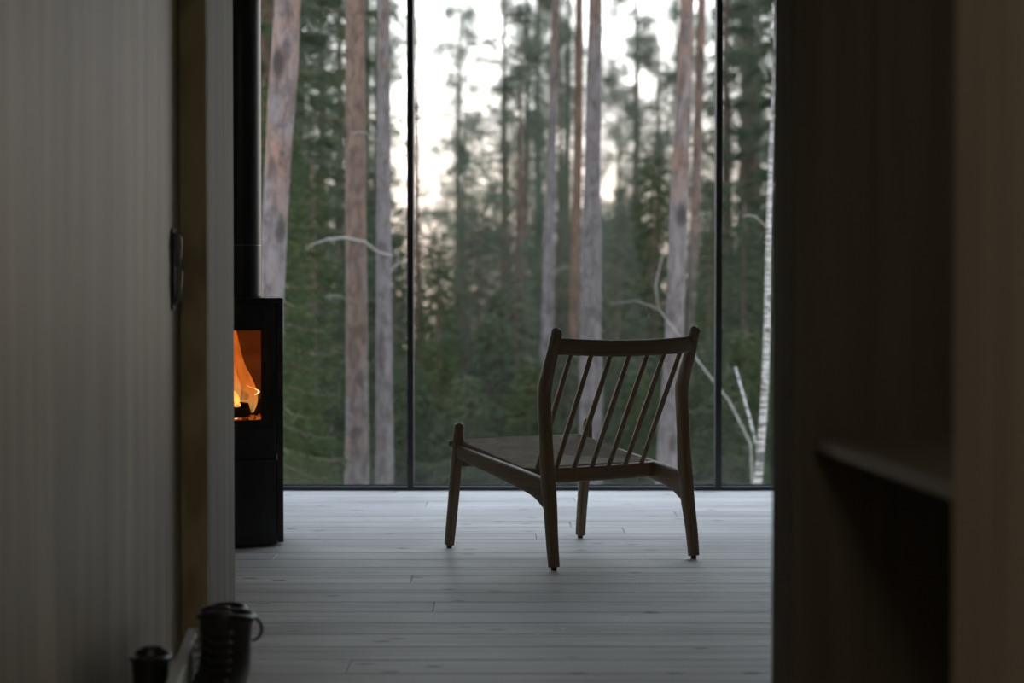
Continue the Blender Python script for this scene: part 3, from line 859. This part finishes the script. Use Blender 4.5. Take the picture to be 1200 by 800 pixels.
def tree_from_pixels(name, rows, d, mat, label, cat='tree', extra_top=9.0, group=None, seed=1, stubs=4):
    """rows of (picture y, picture x centre, width px): laid out in the tree's own plane at distance d"""
    rows = sorted(rows, key=lambda q: -q[0])
    P = [(PX_(x, d), d, PZ_(y_, d), w_ / FPX * d / 2) for y_, x, w_ in rows]
    b, b2_ = P[0], P[1]
    gz = ground_z(b[0], d) - 0.05
    sl = (b[0] - b2_[0]) / max(0.3, (b2_[2] - b[2]))
    base = (b[0] + sl * 0.6 * max(0.0, b[2] - gz), d, gz, b[3] * 1.25)
    t, t2 = P[-1], P[-2]
    sl = (t[0] - t2[0]) / max(0.3, t[2] - t2[2])
    top = (t[0] + sl * 0.5 * extra_top, d + 0.2, t[2] + extra_top, t[3] * 0.45)
    org = base[:3]
    rows_ = [base] + P + [top]
    rows_ = [(a - org[0], b_ - org[1], c_ - org[2], r) for a, b_, c_, r in rows_]
    root = empty(name, org, label=label, cat=cat, **({'group': group} if group else {}))
    tm = trunk_mesh(rows_, seed).build('trunk', mat, root, smooth=True)
    rg = random.Random(seed * 13)
    P_ = np.array(rows_); zz = np.linspace(P_[0, 2], P_[-1, 2], 60)
    R = np.stack([np.interp(zz, P_[:, 2], P_[:, k_]) for k_ in range(4)], 1)
    for i in range(stubs):
        q = R[int(len(R) * rg.uniform(0.15, 0.6))]
        a = rg.uniform(0, 2 * PI); L = rg.uniform(0.15, 0.5)
        pts = [(q[0] + math.cos(a) * s_ * L, q[1] + math.sin(a) * s_ * L, q[2] + 0.05 * math.sin(s_ * 3) + s_ * L * 0.25) for s_ in np.linspace(0, 1, 5)]
        MB().tube(pts, [0.009, 0.006, 0.005, 0.004, 0.002], 7).build('dead_branch', M['twig'], root, smooth=True)
    return root
T1 = tree_from_pixels('pine_tree', [(0, 339, 32), (100, 332, 31.5), (200, 325, 31), (345, 319, 28), (560, 312, 30)], 12.6, M['pine_a'], 'thick leaning pine trunk rising behind the stove pipe, orange bark high up', seed=2)
T2 = tree_from_pixels('pine_tree', [(0, 417, 23), (150, 417, 23), (300, 417.5, 24), (430, 418, 26), (560, 418, 28)], 15.2, M['pine_b'], 'straight pine trunk left of the window, left one of the close pair', seed=5)
T3 = tree_from_pixels('pine_tree', [(0, 450.5, 14), (150, 450, 15.5), (300, 450, 17.5), (430, 450, 19.5), (560, 450.5, 21)], 14.6, M['pine_g'], 'slimmer grey pine trunk, right one of the close pair', seed=7)
T8 = tree_from_pixels('pine_tree', [(0, 697.5, 16), (200, 694, 20), (390, 692.5, 26), (560, 692, 28)], 16.5, M['pine_g'], 'thick grey pine trunk in the middle window behind the chair back', seed=11)
T7 = tree_from_pixels('pine_tree', [(0, 678.5, 9), (150, 678, 11), (390, 672, 11), (560, 667, 12)], 21, M['pine_c'], 'orange-barked pine trunk close on the left of the thick grey one', seed=13)
T6 = tree_from_pixels('pine_tree', [(0, 651, 8), (200, 646, 11), (390, 641, 15), (560, 637, 17)], 19.5, M['pine_g'], 'mid-distance grey pine trunk left of the orange-barked one', seed=17)
T9 = tree_from_pixels('pine_tree', [(0, 804.5, 15.5), (100, 802, 18), (200, 797, 20.5), (300, 793.5, 21.5), (390, 791, 22), (560, 781, 25)], 15.8, M['pine_a'], 'leaning pinkish pine trunk just left of the right mullion', seed=19)
T10 = tree_from_pixels('pine_tree', [(0, 822, 10), (190, 816, 10.5), (390, 809, 10), (560, 803, 11)], 24, M['pine_far'], 'dark narrow trunk right behind the leaning pinkish pine', seed=23)
T4 = tree_from_pixels('pine_tree', [(0, 486.5, 3.5), (200, 488.5, 5), (390, 490, 6.5), (560, 491, 8)], 26, M['pine_c'], 'thin reddish trunk just right of the left mullion', seed=29)
T5 = tree_from_pixels('pine_tree', [(0, 618.5, 3.5), (150, 618, 5), (390, 612, 7), (560, 609, 8)], 30, M['pine_far'], 'thin trunk rising in the gap left of centre', seed=31)
T11 = tree_from_pixels('birch_tree', [(0, 911, 5), (100, 907, 5.5), (200, 903, 6.5), (280, 900.5, 7), (400, 899, 7.5), (480, 896.5, 8.5), (520, 893, 9), (560, 888, 10)], 13.2, M['birch'], 'slender white-barked birch trunk beside the right cabinet edge', seed=37, stubs=2)
MB().tube([(PX_(862, 13.4) - T11.location.x, 0.2, PZ_(430, 13.4) - T11.location.z), (PX_(878, 13.4) - T11.location.x, 0.15, PZ_(490, 13.4) - T11.location.z), (PX_(893, 13.2) - T11.location.x, 0, PZ_(545, 13.2) - T11.location.z)], [0.006, 0.009, 0.013], 8).build('side_stem', M['birch'], T11, smooth=True)
# the long bowed dead branch on the slim grey pine
L_ = T3.location
bp = [(458, 14.6, 300), (443, 14.4, 296), (428, 14.2, 284), (405, 14.0, 278.5), (385, 13.9, 280), (362, 13.8, 288)]
MB().tube([(PX_(a, d) - L_.x, d - L_.y, PZ_(c_, d) - L_.z) for a, d, c_ in bp], [0.013, 0.012, 0.010, 0.009, 0.007, 0.004], 8).build('bowed_branch', M['twig'], T3, smooth=True, label='long pale bowed dead branch')
# bare pale birch sapling
sp = empty('birch_sapling', (PX_(884, 14.5), 14.5, ground_z(PX_(884, 14.5), 14.5)), label='bare pale birch sapling leaning left between chair back and birch', cat='tree')
def seg(root, pts, r, name, mat):
    Lr = root.location
    MB().tube([(PX_(a, d) - Lr.x, d - Lr.y, PZ_(c_, d) - Lr.z) for a, d, c_ in pts], r, 8).build(name, mat, root, smooth=True)
seg(sp, [(886, 14.5, 640), (880, 14.5, 520), (855, 14.6, 470), (822, 14.7, 428), (790, 14.8, 385), (772, 14.9, 362)], [0.010, 0.008, 0.007, 0.006, 0.005, 0.003], 'trunk', M['twig'])
seg(sp, [(772, 14.9, 362), (768, 14.9, 335), (776, 15, 300), (772, 15, 285)], [0.005, 0.004, 0.003, 0.002], 'branch', M['twig'])
seg(sp, [(772, 14.9, 362), (745, 15, 352), (715, 15.1, 356)], [0.004, 0.003, 0.002], 'branch', M['twig'])

# --- foliage meshes (shared by copies)
def needle_tris(P, D, L, W, rg, sag=0.0):
    """one long thin triangle per needle spray: P base, D direction"""
    n = len(P)
    D = D / (np.linalg.norm(D, axis=1, keepdims=True) + 1e-9)
    R_ = rg.normal(size=(n, 3)); S_ = np.cross(D, R_); S_ /= (np.linalg.norm(S_, axis=1, keepdims=True) + 1e-9)
    L = L if np.ndim(L) else np.full(n, L)
    W = W if np.ndim(W) else np.full(n, W)
    A = P - S_ * (W / 2)[:, None]; B_ = P + S_ * (W / 2)[:, None]
    T = P + D * L[:, None]; T[:, 2] -= sag * L
    return np.stack([A, B_, T], 1).reshape(-1, 3)
def spruce_crown(H, base_r, nb, seed, z_low=0.05, dens=1.0, nlen=0.07, droop=0.35, nw=0.018):
    rg = np.random.default_rng(seed); out = []; wood_ = MB()
    for i in range(nb):
        t = z_low + (0.985 - z_low) * (i / nb) ** 0.92
        z = t * H; Lb = base_r * (1 - t) ** 0.85 * rg.uniform(0.7, 1.15) + 0.10
        a = i * 2.399 + rg.uniform(-0.3, 0.3)
        dirh = np.array([math.cos(a), math.sin(a), 0.0])
        s = np.linspace(0, 1, 9)
        bz = z - droop * Lb * (s ** 1.3) + 0.22 * Lb * s ** 3
        pts = dirh[None] * (s * Lb)[:, None]; pts[:, 2] += bz
        wood_.tube([tuple(p) for p in pts[::2]], [0.012 * (1 - 0.8 * q) * (0.5 + Lb / 2) for q in s[::2]], 4, cap=False)
        side = np.array([-math.sin(a), math.cos(a), 0.0])
        nt = int(Lb * 34 * dens) + 5
        ts = rg.uniform(0.12, 1.0, nt)
        bp = np.stack([np.interp(ts, s, pts[:, k]) for k in range(3)], 1)
        sl = (1 - ts) * 0.42 * Lb + 0.10; sg = rg.choice([-1, 1], nt)
        td = side[None] * sg[:, None] * 0.8 + dirh[None] * 0.55 + np.array([0, 0, -0.32])[None] + rg.normal(scale=0.16, size=(nt, 3))
        td /= np.linalg.norm(td, axis=1, keepdims=True)
        per = 9
        u = rg.uniform(0.0, 1.0, (nt, per))
        P = bp[:, None] + td[:, None] * (u * sl[:, None])[..., None]
        P[..., 2] -= 0.25 * (u * u) * sl[:, None]
        P = P.reshape(-1, 3)
        Dn = np.repeat(td, per, 0) + rg.normal(scale=0.42, size=(nt * per, 3))
        out.append(needle_tris(P, Dn, rg.uniform(0.7, 1.4, nt * per) * nlen, nw, rg))
    return rawmesh('spruce_needles', np.concatenate(out), None, 3), wood_.mesh('spruce_branches')
def pine_crown(H, z0, R0, nb, seed, tufts=9, nlen=0.10, per=46):
    rg = np.random.default_rng(seed); out = []; wood_ = MB()
    for i in range(nb):
        t = i / max(1, nb - 1); z = z0 + (H - z0) * t
        Lb = R0 * (1 - 0.65 * t) * rg.uniform(0.5, 1.15); a = rg.uniform(0, 2 * PI)
        dh = np.array([math.cos(a), math.sin(a), rg.uniform(-0.15, 0.35)])
        s = np.linspace(0, 1, 6); pts = dh[None] * (s * Lb)[:, None]; pts[:, 2] += z + 0.12 * Lb * np.sin(s * 4 + i)
        pts[:, :2] += rg.normal(scale=0.05, size=(6, 2)) * s[:, None]
        wood_.tube([tuple(p) for p in pts], list(0.02 * (1 - 0.85 * s)), 5, cap=False)
        for k_ in range(tufts):
            q = rg.uniform(0.35, 1.0)
            c = np.array([np.interp(q, s, pts[:, m_]) for m_ in range(3)]) + rg.normal(scale=0.22, size=3) * Lb * 0.7
            dd = rg.normal(size=(per, 3)); dd[:, 2] += 0.3
            P = np.repeat(c[None], per, 0) + rg.normal(scale=0.085, size=(per, 3))
            out.append(needle_tris(P, dd, rg.uniform(0.6, 1.3, per) * nlen, 0.016, rg))
    return rawmesh('pine_needles', np.concatenate(out), None, 3), wood_.mesh('pine_branches')

def conifer_proto(kind, H, seed, **k):
    if kind == 'spruce': nm, bm_ = spruce_crown(H, k['r'], k['nb'], seed, **{a: b for a, b in k.items() if a in ('z_low', 'dens', 'nlen', 'droop', 'nw')})
    else: nm, bm_ = pine_crown(H, k['z0'], k['r'], k['nb'], seed, **{a: b for a, b in k.items() if a in ('tufts', 'nlen', 'per')})
    tr = k.get('tr', 0.012 * H)
    wob = random.Random(seed).uniform(-0.12, 0.12)
    tm = trunk_mesh([(0, 0, -0.2, tr * 1.15), (wob, 0, H * 0.3, tr * 0.85), (wob * 0.4, wob, H * 0.65, tr * 0.5), (0, 0, H, tr * 0.12)], seed, n=10, steps=12).mesh('trunk')
    return dict(needles=nm, branches=bm_, trunk=tm)
def place_conifer(proto, name, x, y_, s, rz, nmat, tmat, label, group, sz=None, z=None):
    root = empty(name, (x, y_, (ground_z(x, y_) - 0.02) if z is None else z), rz, label=label, cat='tree', group=group)
    root.scale = (s, s, sz or s)
    for part, mat in (('trunk', tmat), ('branches', M['needle_brown']), ('needles', nmat)):
        me = proto[part]
        key = part + mat.name
        if key not in proto:
            m2 = me.copy(); m2.materials.clear(); m2.materials.append(mat)
            if part == 'trunk': m2.polygons.foreach_set('use_smooth', [True] * len(m2.polygons))
            proto[key] = m2
        o = bpy.data.objects.new({'needles': 'foliage', 'branches': 'branches', 'trunk': 'trunk'}[part], proto[key])
        o.parent = root; C.objects.link(o)
    return root
SPR = [conifer_proto('spruce', 6.0, 101, r=1.25, nb=110, dens=1.0), conifer_proto('spruce', 6.0, 102, r=1.0, nb=100, dens=0.9), conifer_proto('spruce', 3.2, 103, r=0.95, nb=80, dens=1.3, tr=0.03)]
TALL = [conifer_proto('spruce', 14.0, 104, r=1.9, nb=150, z_low=0.08, dens=0.7, nlen=0.11, nw=0.03), conifer_proto('spruce', 14.0, 107, r=1.6, nb=120, z_low=0.2, dens=0.32, nlen=0.11, nw=0.028)]
PIN = [conifer_proto('pine', 13.0, 105, z0=3.6, r=2.2, nb=60, tufts=16, per=26, nlen=0.12), conifer_proto('pine', 11.0, 106, z0=2.2, r=1.9, nb=66, tufts=15, per=26, nlen=0.12)]

# young spruces by the window, green
def SP(i, px, d, s, mat, label, group, name='spruce_tree', sz=None, rz=None):
    return place_conifer(SPR[i], name, PX_(px, d), d, s, rz if rz is not None else px * 0.37, M[mat], M['pine_far'], label, group, sz)
SP(0, 326, 14.2, 0.50, 'needle_fresh', 'fresh green spruce with long boughs just behind the stove', 'young spruces near the house', sz=0.66)
SP(1, 366, 20, 0.60, 'needle_fresh', 'green spruce between the stove and the paired trunks', 'young spruces near the house')
def top_scale(px, d, top, H): return (PZ_(top, d) - ground_z(PX_(px, d), d)) / H
near = [(462, 21, 300), (512, 23, 262), (560, 26, 235), (604, 22, 275), (655, 25, 250), (728, 23, 235), (765, 27, 165), (832, 22, 262), (872, 20, 235), (930, 23, 200), (425, 26, 215), (275, 17, 150), (980, 20, 150)]
NEAR_L = ['young spruce just left of the left mullion', 'young spruce right of the left mullion, below the widest patch of sky', 'tallest greyish young spruce above the chair seat',
  'greyish young spruce left of the grey mid-distance pine', 'greyish young spruce behind the orange-barked pine', 'greyish young spruce right of the thick grey pine',
  'tall light green spruce left of the leaning pinkish pine', 'young spruce seen behind the right mullion', 'young spruce between the right mullion and the birch',
  'young spruce hidden behind the right cabinet edge', 'young spruce in the gap between the close pair of pines', 'young spruce hidden behind the stove pipe', 'young spruce beyond the cabinet wall, out to the right']
for q, (px, d, top) in enumerate(near):
    SP(q % 2, px, d, top_scale(px, d, top, 6.0), 'needle_fresh' if px in (765, 512, 832) else ('needle_mixed' if px in (604, 655, 728, 560) else 'needle_dark'), NEAR_L[q], 'understorey spruces')
low = [(350, 16, 430), (392, 18, 400), (478, 17, 410), (512, 18.5, 385), (545, 16.5, 430), (580, 19.5, 360), (622, 17.5, 415), (660, 19.5, 400), (722, 18.5, 390), (752, 17, 430), (822, 17.5, 400), (852, 16.2, 420), (876, 18.5, 380), (930, 17, 380), (440, 20, 380), (596, 24, 330), (704, 24.5, 330), (800, 24.5, 320)]
for q, (px, d, top) in enumerate(low):
    place_conifer(SPR[2], 'spruce_sapling', PX_(px, d), d, top_scale(px, d, top, 3.2), q * 1.7, M['needle_dark'] if q % 3 else M['needle_fresh'], M['pine_far'], 'low spruce sapling on the forest floor beyond the windows', 'low spruce saplings')
# dense tree line
rg = random.Random(44)
for q in range(44):
    d = 30 + (q * 29 % 44) * 0.8; px = 250 + (q * 97 % 720) + rg.uniform(-8, 8)
    top = rg.uniform(205, 275) + (12 if 480 < px < 560 else 0)
    place_conifer(SPR[q % 2], 'spruce_tree', PX_(px, d), d, top_scale(px, d, top, 6.0), rg.uniform(0, 6), M['needle_dark'] if q % 4 else M['needle_fresh'], M['pine_far'], 'spruce in the dense dark tree line behind the pine trunks', 'tree line spruces')
for q in range(16):
    d = 24 + (q * 7 % 16) * 1.6; px = (20 + q * 26) if q < 9 else (985 + (q - 9) * 30)
    place_conifer(TALL[q % 2], 'spruce_tree', PX_(px, d), d, rg.uniform(0.7, 1.0), rg.uniform(0, 6), M['needle_dark'], M['pine_far'], 'tall spruce outside the picture beyond either end of the windows', 'spruces beyond the sides')
TALL_L = ['tall dark spruce right of the leaning trunk above the stove', 'tall dark spruce showing between the close pair of pines', 'tall dark spruce between the right mullion and the birch',
  'tall dark spruce behind the stove pipe', 'tall dark spruce behind the right cabinet edge']
for q, (px, d, i, s) in enumerate([(352, 34, 1, 1.0), (425, 44, 1, 1.1), (876, 34, 1, 1.0), (300, 22, 0, 1.0), (940, 30, 0, 1.0)]):
    place_conifer(TALL[i], 'spruce_tree', PX_(px, d), d, s, q * 2.1, M['needle_dark'], M['pine_far'], TALL_L[q], 'tall spruces')
PINE_L = ['slim open-crowned pine left of the thin trunk in the gap left of centre', 'slim pine between the thin gap trunk and the grey mid-distance pine', 'far slim pine behind the orange-barked pine', 'slim pine against the sky right of the thick grey pine',
  'far slim pine directly behind the leaning pinkish pine', 'slim pine just right of the right mullion', 'far slim pine behind the birch', 'far slim pine in the open sky right of the left mullion', 'far slim pine between the slim grey pine and the close pair',
  'slim pine right of the leaning trunk over the stove', 'slim pine just left of the close pair of trunks', 'far slim pine peeking past the leaning trunk over the stove', 'nearest slim pine on the line of the thin gap trunk', 'slim pine half covered by the grey mid-distance trunk',
  'slim pine left of the leaning pinkish pine', 'far slim pine in the right-hand patch of sky', 'low-crowned slim pine in the sky left of centre', 'slim pine midway between the right mullion and the birch']
for q, (px, d, i, s) in enumerate([(590, 30, 1, 0.66), (632, 38, 1, 0.8), (668, 46, 0, 0.85), (745, 38, 1, 0.8), (790, 52, 0, 0.9), (850, 32, 1, 0.8), (890, 48, 0, 0.9), (540, 56, 0, 0.9), (440, 50, 0, 0.9), (375, 27, 1, 0.7), (398, 36, 1, 0.85), (355, 40, 1, 0.9), (610, 26, 1, 0.5), (655, 33, 1, 0.62), (770, 30, 1, 0.55), (725, 46, 1, 0.7), (545, 34, 1, 0.5), (870, 40, 1, 0.8)]):
    place_conifer(PIN[i], 'pine_tree', PX_(px, d), d, s, q * 1.3, M['needle_pine'], M['pine_far'], PINE_L[q], 'background pines')

# unseen crowns of the near pines, added to block light from the high sky
for q, T in enumerate([T1, T2, T3, T8, T7, T6, T9, T10, T4, T5]):
    if 'crown' not in PIN[1]:
        m2 = PIN[1]['needles'].copy(); m2.materials.clear(); m2.materials.append(M['needle_pine']); PIN[1]['crown'] = m2
    o = bpy.data.objects.new('crown', PIN[1]['crown']); o.parent = T; C.objects.link(o)
    tr = [c for c in T.children if c.name.startswith('trunk')][0].data
    top = max(tr.vertices, key=lambda v: v.co.z).co
    o.location = (top.x, top.y, top.z - 8.5); o.rotation_euler = (0, 0, q * 1.1); o.scale = (1.3, 1.3, 1.0)
